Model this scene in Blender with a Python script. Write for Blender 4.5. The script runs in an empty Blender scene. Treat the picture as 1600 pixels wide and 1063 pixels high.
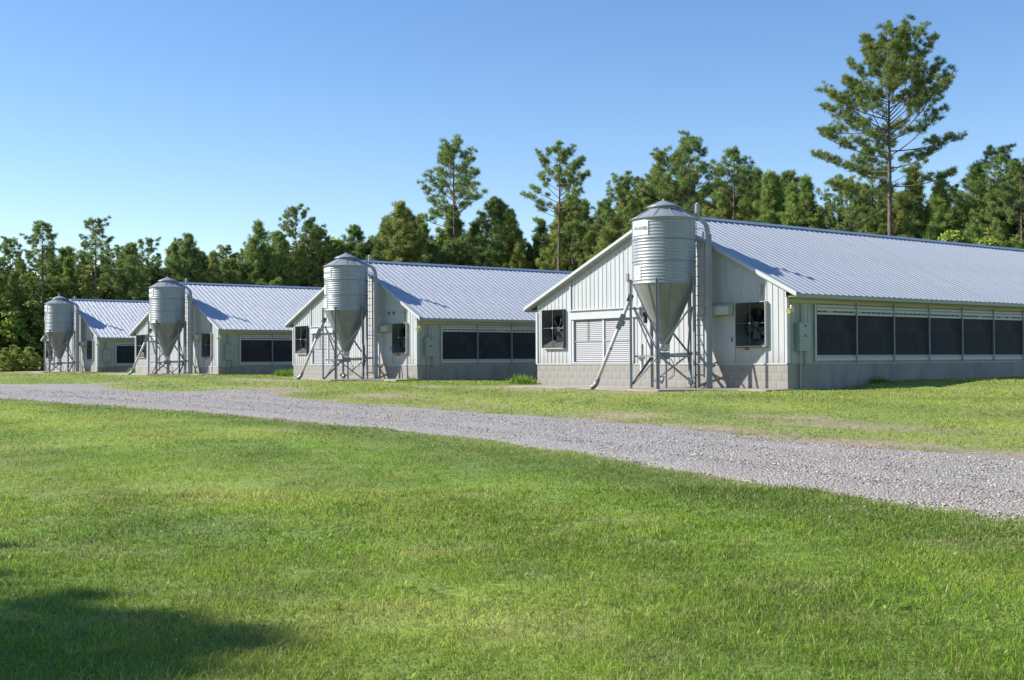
import bpy, math, random
import numpy as np
from mathutils import Vector, Matrix

# ------------------------------------------------------------------ camera, sky, sun, exposure
SC = bpy.context.scene
COL = SC.collection
PI = math.pi
R = math.radians

YAW, PITCH, ROLL = R(52.0776), R(0.9501), R(-0.2926)
CAM = Vector((24.098, -29.524, 0.953))
fw = Vector((-math.sin(YAW)*math.cos(PITCH), math.cos(YAW)*math.cos(PITCH), math.sin(PITCH)))
rt0 = Vector((math.cos(YAW), math.sin(YAW), 0)); up0 = rt0.cross(fw)
rt = rt0*math.cos(ROLL)+up0*math.sin(ROLL); up = -rt0*math.sin(ROLL)+up0*math.cos(ROLL)
cd = bpy.data.cameras.new('camera'); cam = bpy.data.objects.new('camera', cd); COL.objects.link(cam)
M3 = Matrix((rt, up, -fw)).transposed()
cam.matrix_world = Matrix.Translation(CAM) @ M3.to_4x4()
cd.sensor_fit = 'HORIZONTAL'; cd.sensor_width = 36.0; cd.lens = 36*1881.88/1600
cd.clip_start = 0.1; cd.clip_end = 4000
SC.camera = cam

SUN_AZ = R(43.5); SUN_EL = R(34)          # light travels towards +x +y
to_sun = Vector((-math.sin(SUN_AZ)*math.cos(SUN_EL), -math.cos(SUN_AZ)*math.cos(SUN_EL), math.sin(SUN_EL)))
W = bpy.data.worlds.new('World'); SC.world = W; W.use_nodes = True
nt = W.node_tree; nt.nodes.clear()
o_ = nt.nodes.new('ShaderNodeOutputWorld'); b_ = nt.nodes.new('ShaderNodeBackground'); s_ = nt.nodes.new('ShaderNodeTexSky')
s_.sky_type = 'NISHITA'; s_.sun_disc = False; s_.sun_elevation = SUN_EL
s_.sun_rotation = math.atan2(to_sun.x, to_sun.y)
s_.altitude = 0; s_.air_density = 1.0; s_.dust_density = 0.08; s_.ozone_density = 2.2
b_.inputs['Strength'].default_value = 0.108
hs_ = nt.nodes.new('ShaderNodeHueSaturation'); hs_.inputs['Saturation'].default_value = 1.2; hs_.inputs['Hue'].default_value = .509; nt.links.new(s_.outputs[0], hs_.inputs['Color']); nt.links.new(hs_.outputs[0], b_.inputs[0]); nt.links.new(b_.outputs[0], o_.inputs[0])
sl = bpy.data.lights.new('sun', 'SUN'); sl.energy = 5.0; sl.angle = R(0.53); sl.color = (1, 0.95, 0.87)
so = bpy.data.objects.new('sun', sl); COL.objects.link(so)
so.rotation_euler = to_sun.to_track_quat('Z', 'Y').to_euler(); so.location = to_sun*200
SC.view_settings.view_transform = 'Standard'; SC.view_settings.look = 'None'
SC.view_settings.exposure = 0.75; SC.view_settings.gamma = 1.0
SC.view_settings.use_curve_mapping = False

# ------------------------------------------------------------------ materials
MATS = {}
def mat(name, col, rough=0.7, metal=0.0, noise=None, bump=None, streak=None, attr=None, transl=0.0, spec=0.5, splash=None):
    """col linear rgb; noise=(scale, amount, second colour); bump=(scale, strength); streak=(colour, amount)"""
    m = bpy.data.materials.new(name); m.use_nodes = True
    t = m.node_tree; n = t.nodes; l = t.links
    p = n['Principled BSDF']; p.inputs['Roughness'].default_value = rough; p.inputs['Metallic'].default_value = metal
    p.inputs['Specular IOR Level'].default_value = spec
    co = n.new('ShaderNodeTexCoord')
    cs = None
    if attr:
        a = n.new('ShaderNodeAttribute'); a.attribute_name = attr; cs = a.outputs['Color']
    def mix(a, b, f):
        x = n.new('ShaderNodeMix'); x.data_type = 'RGBA'
        for i, v in ((0, f), (6, a), (7, b)):
            if hasattr(v, 'is_linked') or hasattr(v, 'links'): l.new(v, x.inputs[i])
            else: x.inputs[i].default_value = v if i == 0 else (*v, 1)
        return x.outputs[2]
    if cs is None: cs = col
    if noise:
        t1 = n.new('ShaderNodeTexNoise'); t1.inputs['Scale'].default_value = noise[0]; t1.inputs['Detail'].default_value = 6
        l.new(co.outputs['Object'], t1.inputs['Vector'])
        r1 = n.new('ShaderNodeMapRange'); r1.inputs[1].default_value = 0.38; r1.inputs[2].default_value = 0.66
        r1.inputs[4].default_value = noise[1]; l.new(t1.outputs[0], r1.inputs[0])
        cs = mix(cs, noise[2], r1.outputs[0])
    if streak:
        mp = n.new('ShaderNodeMapping'); mp.inputs['Scale'].default_value = streak[2] if len(streak) > 2 else (7, 7, .7)
        l.new(co.outputs['Object'], mp.inputs[0])
        t2 = n.new('ShaderNodeTexNoise'); t2.inputs['Scale'].default_value = 1.0; t2.inputs['Detail'].default_value = 5
        l.new(mp.outputs[0], t2.inputs['Vector'])
        r2 = n.new('ShaderNodeMapRange'); r2.inputs[1].default_value = 0.48; r2.inputs[2].default_value = 0.75
        r2.inputs[4].default_value = streak[1]; l.new(t2.outputs[0], r2.inputs[0])
        cs = mix(cs, streak[0], r2.outputs[0])
    if splash:                                                   # mud thrown up from the ground, ragged upper edge
        sp = n.new('ShaderNodeSeparateXYZ'); l.new(co.outputs['Object'], sp.inputs[0])
        t4 = n.new('ShaderNodeTexNoise'); t4.inputs['Scale'].default_value = 4.5; t4.inputs['Detail'].default_value = 7; l.new(co.outputs['Object'], t4.inputs['Vector'])
        r4 = n.new('ShaderNodeMapRange'); r4.inputs[1].default_value = splash[0]; r4.inputs[2].default_value = splash[0]+splash[1]; r4.inputs[3].default_value = 1; r4.inputs[4].default_value = 0; l.new(sp.outputs[2], r4.inputs[0])
        m4 = n.new('ShaderNodeMath'); m4.operation = 'MULTIPLY'; l.new(r4.outputs[0], m4.inputs[0]); l.new(t4.outputs[0], m4.inputs[1])
        cs = mix(cs, splash[2], m4.outputs[0])
    if isinstance(cs, tuple): p.inputs['Base Color'].default_value = (*cs, 1)
    else: l.new(cs, p.inputs['Base Color'])
    if bump:
        t3 = n.new('ShaderNodeTexNoise'); t3.inputs['Scale'].default_value = bump[0]; t3.inputs['Detail'].default_value = 5
        l.new(co.outputs['Object'], t3.inputs['Vector'])
        bp = n.new('ShaderNodeBump'); bp.inputs['Strength'].default_value = bump[1]; bp.inputs['Distance'].default_value = bump[2] if len(bump) > 2 else .02
        l.new(t3.outputs[0], bp.inputs['Height']); l.new(bp.outputs[0], p.inputs['Normal'])
    if transl > 0:
        tr = n.new('ShaderNodeBsdfTranslucent'); ms = n.new('ShaderNodeMixShader'); ms.inputs[0].default_value = transl
        if isinstance(cs, tuple): tr.inputs[0].default_value = (*cs, 1)
        else: l.new(cs, tr.inputs[0])
        l.new(p.outputs[0], ms.inputs[1]); l.new(tr.outputs[0], ms.inputs[2]); l.new(ms.outputs[0], n['Material Output'].inputs[0])
    MATS[name] = m
    return m

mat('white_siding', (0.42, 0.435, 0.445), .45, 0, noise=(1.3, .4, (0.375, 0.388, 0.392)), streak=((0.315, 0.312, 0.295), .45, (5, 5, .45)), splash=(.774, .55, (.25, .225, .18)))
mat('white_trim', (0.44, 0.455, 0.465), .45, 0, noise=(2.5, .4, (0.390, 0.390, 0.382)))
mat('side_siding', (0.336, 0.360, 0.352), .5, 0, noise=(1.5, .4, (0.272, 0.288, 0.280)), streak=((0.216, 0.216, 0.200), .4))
mat('cream_band', (0.416, 0.400, 0.304), .6, 0, noise=(.8, .6, (0.320, 0.312, 0.232)), streak=((0.496, 0.480, 0.360), .5, (.6, .4, 8)))
mat('roof_metal', (.455, .485, .52), .48, .35, noise=(.6, .5, (.39, .415, .44)), streak=((.35, .365, .38), .45, (.5, 4, 4)), bump=(9, .06))
mat('ridge_metal', (.36, .45, .55), .45, .5, noise=(2, .4, (.30, .36, .42)))
mat('galvanized', (.31, .333, .358), .42, .25, noise=(2.2, .6, (.25, .27, .29)), streak=((.19, .20, .215), .5, (6, 6, .5)), bump=(14, .04))
mat('hopper_metal', (.25, .26, .255), .48, .25, noise=(1.6, .7, (.20, .205, .20)), streak=((.14, .14, .13), .55, (3, 3, .6)), bump=(8, .05))
mat('steel_leg', (.26, .285, .31), .45, .3, noise=(5, .6, (.19, .205, .22)))
mat('grey_steel', (0.224, 0.232, 0.240), .5, .5, noise=(4, .5, (0.144, 0.152, 0.160)))
mat('dark_steel', (.085, .09, .10), .5, .3, noise=(4, .5, (.05, .05, .055)))
mat('fan_metal', (.075, .077, .08), .6, 0, noise=(3, .6, (.045, .045, .045)), streak=((.13, .10, .07), .3), spec=.2)
mat('fan_dark', (.012, .012, .014), .8)
mat('blade_metal', (0.072, 0.075, 0.078), .45, .5, noise=(6, .5, (0.036, 0.036, 0.036)))
mat('rust', (.30, .13, .04), .85, 0, noise=(20, .7, (.16, .06, .02)))
mat('yellow_stain', (.50, .34, .06), .8, 0, noise=(9, .8, (.60, .56, .42)))
mat('hood_paint', (0.515, 0.507, 0.452), .5, 0, noise=(3, .5, (0.452, 0.421, 0.312)))
mat('shutter', (0.245, 0.252, 0.272), .55, 0, noise=(2, .4, (0.21, 0.216, 0.23)), streak=((0.234, 0.234, 0.234), .3))
mat('screen', (.017, .020, .028), .6, 0, noise=(1.4, .9, (.034, .038, .047)), streak=((.045, .047, .05), .5, (1.2, .8, 3)), bump=(60, .25, .01), spec=.15)
mat('brace_dim', (.055, .06, .07), .7)
mat('cabinet', (0.246, 0.287, 0.271), .45, .1, noise=(3, .4, (0.205, 0.238, 0.221)))
mat('black', (.01, .01, .01), .6)
mat('lamp_yellow', (.55, .42, .06), .5, 0, noise=(15, .6, (.65, .62, .50)))
mat('concrete', (0.30, 0.285, 0.258), .9, 0, noise=(1.1, .7, (0.225, 0.212, 0.19)), streak=((0.15, 0.142, 0.126), .5, (2.2, 2.2, .8)), bump=(30, .25))
mat('mortar', (0.27, 0.256, 0.232), .95, 0, noise=(6, .5, (0.21, 0.198, 0.178)))
mat('slab', (0.34, 0.305, 0.25), .9, 0, noise=(.9, .7, (0.26, 0.225, 0.175)), bump=(20, .3))
mat('plastic_pipe', (0.532, 0.532, 0.517), .4, 0, noise=(3, .5, (0.441, 0.433, 0.410)))
mat('sign_white', (0.593, 0.600, 0.608), .4, 0, noise=(4, .25, (0.517, 0.524, 0.532)))
mat('sign_ink', (.035, .04, .06), .6)
mat('sign_red', (.50, .10, .12), .6)
mat('bark', (.15, .115, .095), .95, 0, noise=(3, .8, (.075, .06, .05)), streak=((.21, .16, .13), .6, (5, 5, 1.2)), bump=(8, .8, .05))
mat('needles', (.05, .08, .03), .6, 0, attr='tone', transl=.4, spec=.25)
mat('leaves', (.05, .08, .03), .55, 0, attr='tone', transl=.4, spec=.3)
mat('grass', (.1, .15, .04), .55, 0, attr='tone', transl=.38, spec=.25)
mat('stone', (.3, .3, .3), .9, 0, attr='tone')

# ------------------------------------------------------------------ mesh helpers
class MB:
    def __init__(s): s.v = []; s.f = []
    def add(s, vs, fs):
        b = len(s.v); s.v += [tuple(p) for p in vs]; s.f += [tuple(i+b for i in f) for f in fs]; return s
    def box(s, x0, x1, y0, y1, z0, z1):
        v = [(x, y, z) for z in (z0, z1) for y in (y0, y1) for x in (x0, x1)]
        return s.add(v, [(0,2,3,1), (4,5,7,6), (0,1,5,4), (2,6,7,3), (0,4,6,2), (1,3,7,5)])
    def bar(s, a, b, w, d=None, upv=(0, 0, 1)):
        a = Vector(a); b = Vector(b); t = (b-a).normalized(); u = Vector(upv)
        if abs(t.dot(u)) > .98: u = Vector((1, 0, 0))
        sx = t.cross(u).normalized()*(w/2); sy = sx.cross(t).normalized()*((d or w)/2)
        v = [q+i*sx+j*sy for q in (a, b) for i, j in ((-1,-1), (1,-1), (1,1), (-1,1))]
        return s.add(v, [(0,1,2,3), (7,6,5,4), (0,4,5,1), (1,5,6,2), (2,6,7,3), (3,7,4,0)])
    def angle_bar(s, a, b, w=.05, th=.008):          # L section
        a = Vector(a); b = Vector(b); t = (b-a).normalized(); u = Vector((0, 0, 1))
        sx = t.cross(u).normalized(); sy = sx.cross(t).normalized()
        s.bar(a+sy*w/2, b+sy*w/2, w, th, sy); s.bar(a-sx*w/2+sy*w, b-sx*w/2+sy*w, th, w, sy)
        return s
    def tube(s, pts, r, n=10, cap=True):
        pts = [Vector(p) for p in pts]; rs = r if isinstance(r, (list, tuple)) else [r]*len(pts)
        b = len(s.v); u = None
        for i, p in enumerate(pts):
            t = (pts[min(i+1, len(pts)-1)]-pts[max(i-1, 0)]).normalized()
            if u is None:
                u = t.cross(Vector((0, 0, 1)))
                if u.length < .05: u = t.cross(Vector((1, 0, 0)))
            u = (u-t*u.dot(t)).normalized(); w = t.cross(u)
            for k in range(n):
                a = 2*PI*k/n; s.v.append(tuple(p+(u*math.cos(a)+w*math.sin(a))*rs[i]))
        for i in range(len(pts)-1):
            for k in range(n):
                k2 = (k+1) % n; s.f.append((b+i*n+k, b+i*n+k2, b+(i+1)*n+k2, b+(i+1)*n+k))
        if cap:
            s.f.append(tuple(b+k for k in range(n))[::-1]); s.f.append(tuple(b+(len(pts)-1)*n+k for k in range(n)))
        return s
    def lathe(s, prof, n=48, c=(0, 0, 0)):
        b = len(s.v)
        for r, z in prof:
            for k in range(n):
                a = 2*PI*k/n; s.v.append((c[0]+r*math.cos(a), c[1]+r*math.sin(a), c[2]+z))
        for i in range(len(prof)-1):
            for k in range(n):
                k2 = (k+1) % n; s.f.append((b+i*n+k, b+i*n+k2, b+(i+1)*n+k2, b+(i+1)*n+k))
        return s
    def mesh(s, name, m, smooth=False):
        me = bpy.data.meshes.new(name); me.from_pydata(s.v, [], s.f); me.materials.append(MATS[m])
        if smooth: me.shade_smooth()
        me.update(); return me
    def build(s, name, m, parent=None, smooth=False, loc=None):
        return link(name, s.mesh(name, m, smooth), parent, loc)
def link(name, me, parent=None, loc=None, rz=0, sc=None):
    o = bpy.data.objects.new(name, me); COL.objects.link(o)
    if parent: o.parent = parent
    if loc: o.location = loc
    if rz: o.rotation_euler.z = rz
    if sc: o.scale = sc
    return o
def tag(o, label=None, cat=None, group=None, kind=None):
    for k, v in (('label', label), ('category', cat), ('group', group), ('kind', kind)):
        if v: o[k] = v
    return o
def thing(name, loc, label, cat, group=None, rz=0):
    o = bpy.data.objects.new(name, None); COL.objects.link(o); o.location = loc; o.rotation_euler.z = rz
    o.empty_display_size = .3
    return tag(o, label, cat, group)
def np_mesh(name, v, faces, m, tone=None, smooth=False):
    """v (n,3); faces (m,k) all the same size"""
    me = bpy.data.meshes.new(name); v = np.asarray(v, np.float32); faces = np.asarray(faces, np.int32); k = faces.shape[1]
    me.vertices.add(len(v)); me.vertices.foreach_set('co', v.ravel())
    me.loops.add(faces.size); me.loops.foreach_set('vertex_index', faces.ravel())
    me.polygons.add(len(faces)); me.polygons.foreach_set('loop_start', np.arange(0, faces.size, k, dtype=np.int32))
    me.polygons.foreach_set('loop_total', np.full(len(faces), k, np.int32))
    if smooth: me.polygons.foreach_set('use_smooth', np.ones(len(faces), bool))
    me.materials.append(MATS[m]); me.update(calc_edges=True)
    if tone is not None:
        a = me.color_attributes.new('tone', 'FLOAT_COLOR', 'POINT')
        a.data.foreach_set('color', np.c_[tone, np.ones(len(tone))].astype(np.float32).ravel())
    return me

# value noise on numpy arrays
def vnoise(x, y, s, seed=0):
    x = np.asarray(x)/s+seed*17.3; y = np.asarray(y)/s+seed*9.1
    xi = np.floor(x); yi = np.floor(y); fx = x-xi; fy = y-yi; fx = fx*fx*(3-2*fx); fy = fy*fy*(3-2*fy)
    def h(a, b):
        q = np.sin(a*127.1+b*311.7+seed*74.7)*43758.5453; return q-np.floor(q)
    return (h(xi, yi)*(1-fx)+h(xi+1, yi)*fx)*(1-fy)+(h(xi, yi+1)*(1-fx)+h(xi+1, yi+1)*fx)*fy
def fbm(x, y, s, seed=0): return .55*vnoise(x, y, s, seed)+.3*vnoise(x, y, s/2.1, seed+1)+.15*vnoise(x, y, s/4.3, seed+2)

# ------------------------------------------------------------------ terrain
def ss(t, a, b):
    t = np.clip((np.asarray(t, float)-a)/(b-a), 0, 1); return t*t*(3-2*t)
def ter(x, y):
    x = np.asarray(x, float); y = np.asarray(y, float)
    pad = np.interp(x, [-120, -64, -41, -22, 0, 40], [.22, .2, .18, .02, -.04, -.04])
    rz = np.interp(x, [-120, -45, -20, 5, 18, 40], [-.15, -.2, -.34, -.48, -.56, -.6])
    v = -y; z = pad+(rz-pad)*ss(v, 2.8, 12); z = z+(-.66-z)*ss(v, 17, 30)
    return z+.27*ss(x, -.2, .8)*ss(y, .5, 6)
NEAR = [(60, -19.6), (40, -19.4), (19.9, -18.96), (18.07, -18.75), (16.4, -18.56), (13.94, -18.08), (12, -17.62), (9.67, -17.05), (7.55, -16.64), (5.2, -16.37), (1.15, -16.09), (-4.1, -15.98), (-8, -16.2), (-12.6, -16.51), (-16.8, -16.83), (-21.2, -17.4), (-30, -18.2), (-60, -19.5), (-150, -21)]
FAR = [(60, -12.2), (40, -12.4), (17.2, -12.5), (14.7, -12.7), (12.4, -12.8), (10.2, -12.5), (7.5, -11.84), (5.1, -11.25), (3.2, -10.95), (.3, -11), (-2.6, -10.92), (-6, -10.8), (-9.7, -10.44), (-12.5, -10.07), (-15.4, -9.5), (-17.3, -8.1), (-21.3, -8.0), (-22.8, -9.9), (-25.7, -10.85), (-31, -10.2), (-34, -9.4), (-38.2, -9.2), (-40.5, -10.5), (-44, -11.8), (-60, -13.2), (-150, -14.5)]
def edge(L, x): a = np.array(sorted(L)); return np.interp(x, a[:, 0], a[:, 1])
def road_in(x, y):
    """>0 inside the gravel, metres from the nearest edge"""
    w = .55*(fbm(x, y, 1.7, 3)-.5)+.25*(vnoise(x, y, .35, 8)-.5)
    return np.minimum(y-edge(NEAR, x), edge(FAR, x)-y)+w
DIRT = [(-10.6, -8.0, 1.6, .5), (7, -11.2, 2.2, .5), (11.5, -12.0, 2.4, .6), (14.5, -12.1, 2.5, .6), (16.5, -12.3, 1.5, .5), (-8, -3.6, 2.6, .7), (-9.5, -2.9, 2.2, .5), (-3, -3.9, 2, .5), (3, -9.6, 1.4, .4), (9, -9.3, 1.6, .35), (7, -8.5, 1.2, .3), (-13.5, -4.2, 1.4, .4), (-28, -3.6, 3.5, .6), (-66, -3.2, 6, 1), (-84, -1, 8, 2.5), (-48, -3, 4, .7), (-20, -7.4, 2, .6)]
def dirt(x, y):
    r = road_in(x, y); fs = np.maximum(y-edge(FAR, x), 0); d = np.maximum(np.exp(-np.maximum(-r, 0)/.22)*.95, np.exp(-fs/1.1)*(y > edge(FAR, x)-.5)*np.clip((fbm(x, y, 2.3, 15)-.36)*4.5, 0, 1.15))
    for a, b, sx, sy in DIRT: d = np.maximum(d, 1.05*np.exp(-((x-a)/(sx*1.2))**2-((y-b)/(sy*1.6))**2))
    return np.clip(d*(.55+.9*(fbm(x, y, .8, 5))), 0, 1)

HX = [0, -22.217, -41.345, -63.907]; HY = [0, 1.027, -.087, .655]; HZ = [0, -.051, -.135, -.189]; HW = [12.2, 12.03, 13.0, 12.2]
LEN = 45.0
def axis(lo, hi, st, far):
    a = list(np.arange(lo, hi+.01, st)); e = []; d = st*1.5; q = hi
    while q < far: q += d; d *= 1.35; e.append(q)
    b = []; d = st*1.5; q = lo
    while q > -far: q -= d; d *= 1.35; b.append(q)
    return np.array(b[::-1]+a+e)
gx = axis(-100, 44, .5, 1500); gy = axis(-42, 62, .5, 1500)
GX, GY = np.meshgrid(gx, gy); GZ = ter(GX, GY)+.05*(fbm(GX, GY, 2.5, 2)-.5)*(np.abs(GX+30) < 90)
GZ = np.where(road_in(GX, GY) > .2, GZ-.05, GZ)
nx, ny = len(gx), len(gy); ii = np.arange(nx*ny).reshape(ny, nx)
gf = np.stack([ii[:-1, :-1], ii[:-1, 1:], ii[1:, 1:], ii[1:, :-1]], -1).reshape(-1, 4)

def lawn_tone(x, y):
    """base colour of the turf at a spot: fresh green, olive and straw patches"""
    a = fbm(x, y, 3.2, 11); b = fbm(x, y, .9, 21); c = fbm(x+.8*y, y-.3*x, 1.6, 31)
    g1 = np.array([.195, .305, .030]); g2 = np.array([.305, .390, .052]); g3 = np.array([.42, .385, .16]); g4 = np.array([.138, .218, .032])
    t = np.clip((a-.38)*3.6, 0, 1)[..., None]; col = g1*(1-t)+g2*t
    u = (np.clip((b-.58)*3.2, 0, 1)*.55)[..., None]; col = col*(1-u)+g3*u
    w = (np.clip((.42-c)*4, 0, 1)*.65)[..., None]; col = col*(1-w)+g4*w
    k = (ss(y, -13.5, -8)*.42)[..., None]; col = col*(1-k)+np.array([.30, .345, .070])*k     # drier turf beyond the road
    e_ = (np.exp(-((edge(NEAR, x)-y-.9)/1.0)**2)*.5)[..., None]; col = col*(1-e_)+np.array([.115, .175, .028])*e_       # lusher strip along the road
    m_ = (.5+.5*np.sin((y+.18*x+.6*vnoise(x, y, 6, 55))*2.0))[..., None]; return col*(.90+.18*m_)                     # faint mowing passes
tone = lawn_tone(GX.ravel(), GY.ravel())*.7; dd = dirt(GX.ravel(), GY.ravel())[:, None]
tone = tone*(1-dd)+np.array([.30, .235, .16])*dd
mat('ground', (.1, .15, .04), .95, 0, attr='tone', bump=(6, .9, .06))
_t = MATS['ground'].node_tree; _n = _t.nodes.new('ShaderNodeTexNoise'); _n.inputs['Scale'].default_value = 5.5; _n.inputs['Detail'].default_value = 9; _n.inputs['Roughness'].default_value = .7
_c = _t.nodes.new('ShaderNodeTexCoord'); _t.links.new(_c.outputs['Object'], _n.inputs['Vector'])
_m = _t.nodes.new('ShaderNodeMix'); _m.data_type = 'RGBA'; _m.blend_type = 'MULTIPLY'; _m.inputs[0].default_value = 1
_r = _t.nodes.new('ShaderNodeMapRange'); _r.inputs[1].default_value = .25; _r.inputs[2].default_value = .75; _r.inputs[3].default_value = .55; _r.inputs[4].default_value = 1.35
_t.links.new(_n.outputs[0], _r.inputs[0])
_b = _t.nodes['Principled BSDF'].inputs['Base Color']; _src = _b.links[0].from_socket
_t.links.new(_src, _m.inputs[6]); _t.links.new(_r.outputs[0], _m.inputs[7]); _t.links.new(_m.outputs[2], _b)
g = link('ground', np_mesh('ground', np.c_[GX.ravel(), GY.ravel(), GZ.ravel()], gf, 'ground', tone, True))
tag(g, 'mown green lawn around the houses and road', 'ground', kind='structure')

# gravel road: a slightly crowned sheet with ragged edges
rx = np.concatenate([np.arange(-150, -60, 2.), np.arange(-60, 30, .2), np.arange(30, 62, 2.)]); nc = 25
T = np.linspace(0, 1, nc); RX = np.repeat(rx[:, None], nc, 1)
y0 = edge(NEAR, rx)-.18+.5*(fbm(rx, rx*0, 1.5, 41)-.5)+.25*(vnoise(rx, rx*0, .35, 45)-.5); y1 = edge(FAR, rx)+.18+.7*(fbm(rx, rx*0, 1.9, 42)-.5)+.25*(vnoise(rx, rx*0, .4, 46)-.5)
RY = y0[:, None]*(1-T)+y1[:, None]*T
cr = np.minimum(T, 1-T)*2
RZ = ter(RX, RY)+.012+.035*ss(cr, 0, .35)-.02*np.exp(-((T-.32)/.07)**2)-.02*np.exp(-((T-.68)/.07)**2)+.012*(vnoise(RX, RY, .5, 43)-.5)
RZ[:, 0] -= .06; RZ[:, -1] -= .06
ri = np.arange(RX.size).reshape(RX.shape)
rf = np.stack([ri[:-1, :-1], ri[1:, :-1], ri[1:, 1:], ri[:-1, 1:]], -1).reshape(-1, 4)
dust = .75*np.exp(-((T-.30)/.085)**2)+.75*np.exp(-((T-.70)/.085)**2)+.5*np.exp(-(T/.06)**2)+.8*np.exp(-((1-T)/.07)**2)
dust = np.clip(dust[None]*(.35+1.1*fbm(RX, RY*2, 2.4, 91))+.5*(fbm(RX*.6, RY, 1.8, 93)-.45), 0, 1); RT = np.repeat(dust.reshape(-1, 1), 3, 1)
m = mat('gravel', (.30, .295, .30), .95)
t = m.node_tree; n = t.nodes; l = t.links; p = n['Principled BSDF']
co = n.new('ShaderNodeTexCoord')
vo = n.new('ShaderNodeTexVoronoi'); vo.inputs['Scale'].default_value = 34; l.new(co.outputs['Object'], vo.inputs['Vector'])
bw = n.new('ShaderNodeRGBToBW'); l.new(vo.outputs['Color'], bw.inputs[0])
rp = n.new('ShaderNodeValToRGB'); l.new(bw.outputs[0], rp.inputs[0])
e = rp.color_ramp.elements; e[0].position = .15; e[0].color = (.155, .147, .138, 1); e[1].position = .85; e[1].color = (.47, .45, .425, 1)
n1 = n.new('ShaderNodeTexNoise'); n1.inputs['Scale'].default_value = .55; n1.inputs['Detail'].default_value = 7
mp = n.new('ShaderNodeMapping'); mp.inputs['Scale'].default_value = (.35, 1.2, 1); l.new(co.outputs['Object'], mp.inputs[0]); l.new(mp.outputs[0], n1.inputs['Vector'])
r1 = n.new('ShaderNodeMapRange'); r1.inputs[1].default_value = .46; r1.inputs[2].default_value = .68; r1.inputs[4].default_value = .6; l.new(n1.outputs[0], r1.inputs[0])
mx = n.new('ShaderNodeMix'); mx.data_type = 'RGBA'; l.new(r1.outputs[0], mx.inputs[0]); l.new(rp.outputs[0], mx.inputs[6]); mx.inputs[7].default_value = (.30, .245, .19, 1)
ga = n.new('ShaderNodeAttribute'); ga.attribute_name = 'tone'; m5 = n.new('ShaderNodeMix'); m5.data_type = 'RGBA'; l.new(ga.outputs['Fac'], m5.inputs[0]); l.new(mx.outputs[2], m5.inputs[6]); m5.inputs[7].default_value = (.35, .305, .255, 1)
l.new(m5.outputs[2], p.inputs['Base Color'])
bp = n.new('ShaderNodeBump'); bp.inputs['Strength'].default_value = .9; bp.inputs['Distance'].default_value = .03; l.new(vo.outputs['Distance'], bp.inputs['Height']); bp.invert = True
l.new(bp.outputs[0], p.inputs['Normal'])
rd = link('gravel_road', np_mesh('gravel_road', np.c_[RX.ravel(), RY.ravel(), RZ.ravel()], rf, 'gravel', RT, True))
tag(rd, 'grey gravel road crossing the lawn in front of the houses', 'road', kind='structure')

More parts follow.
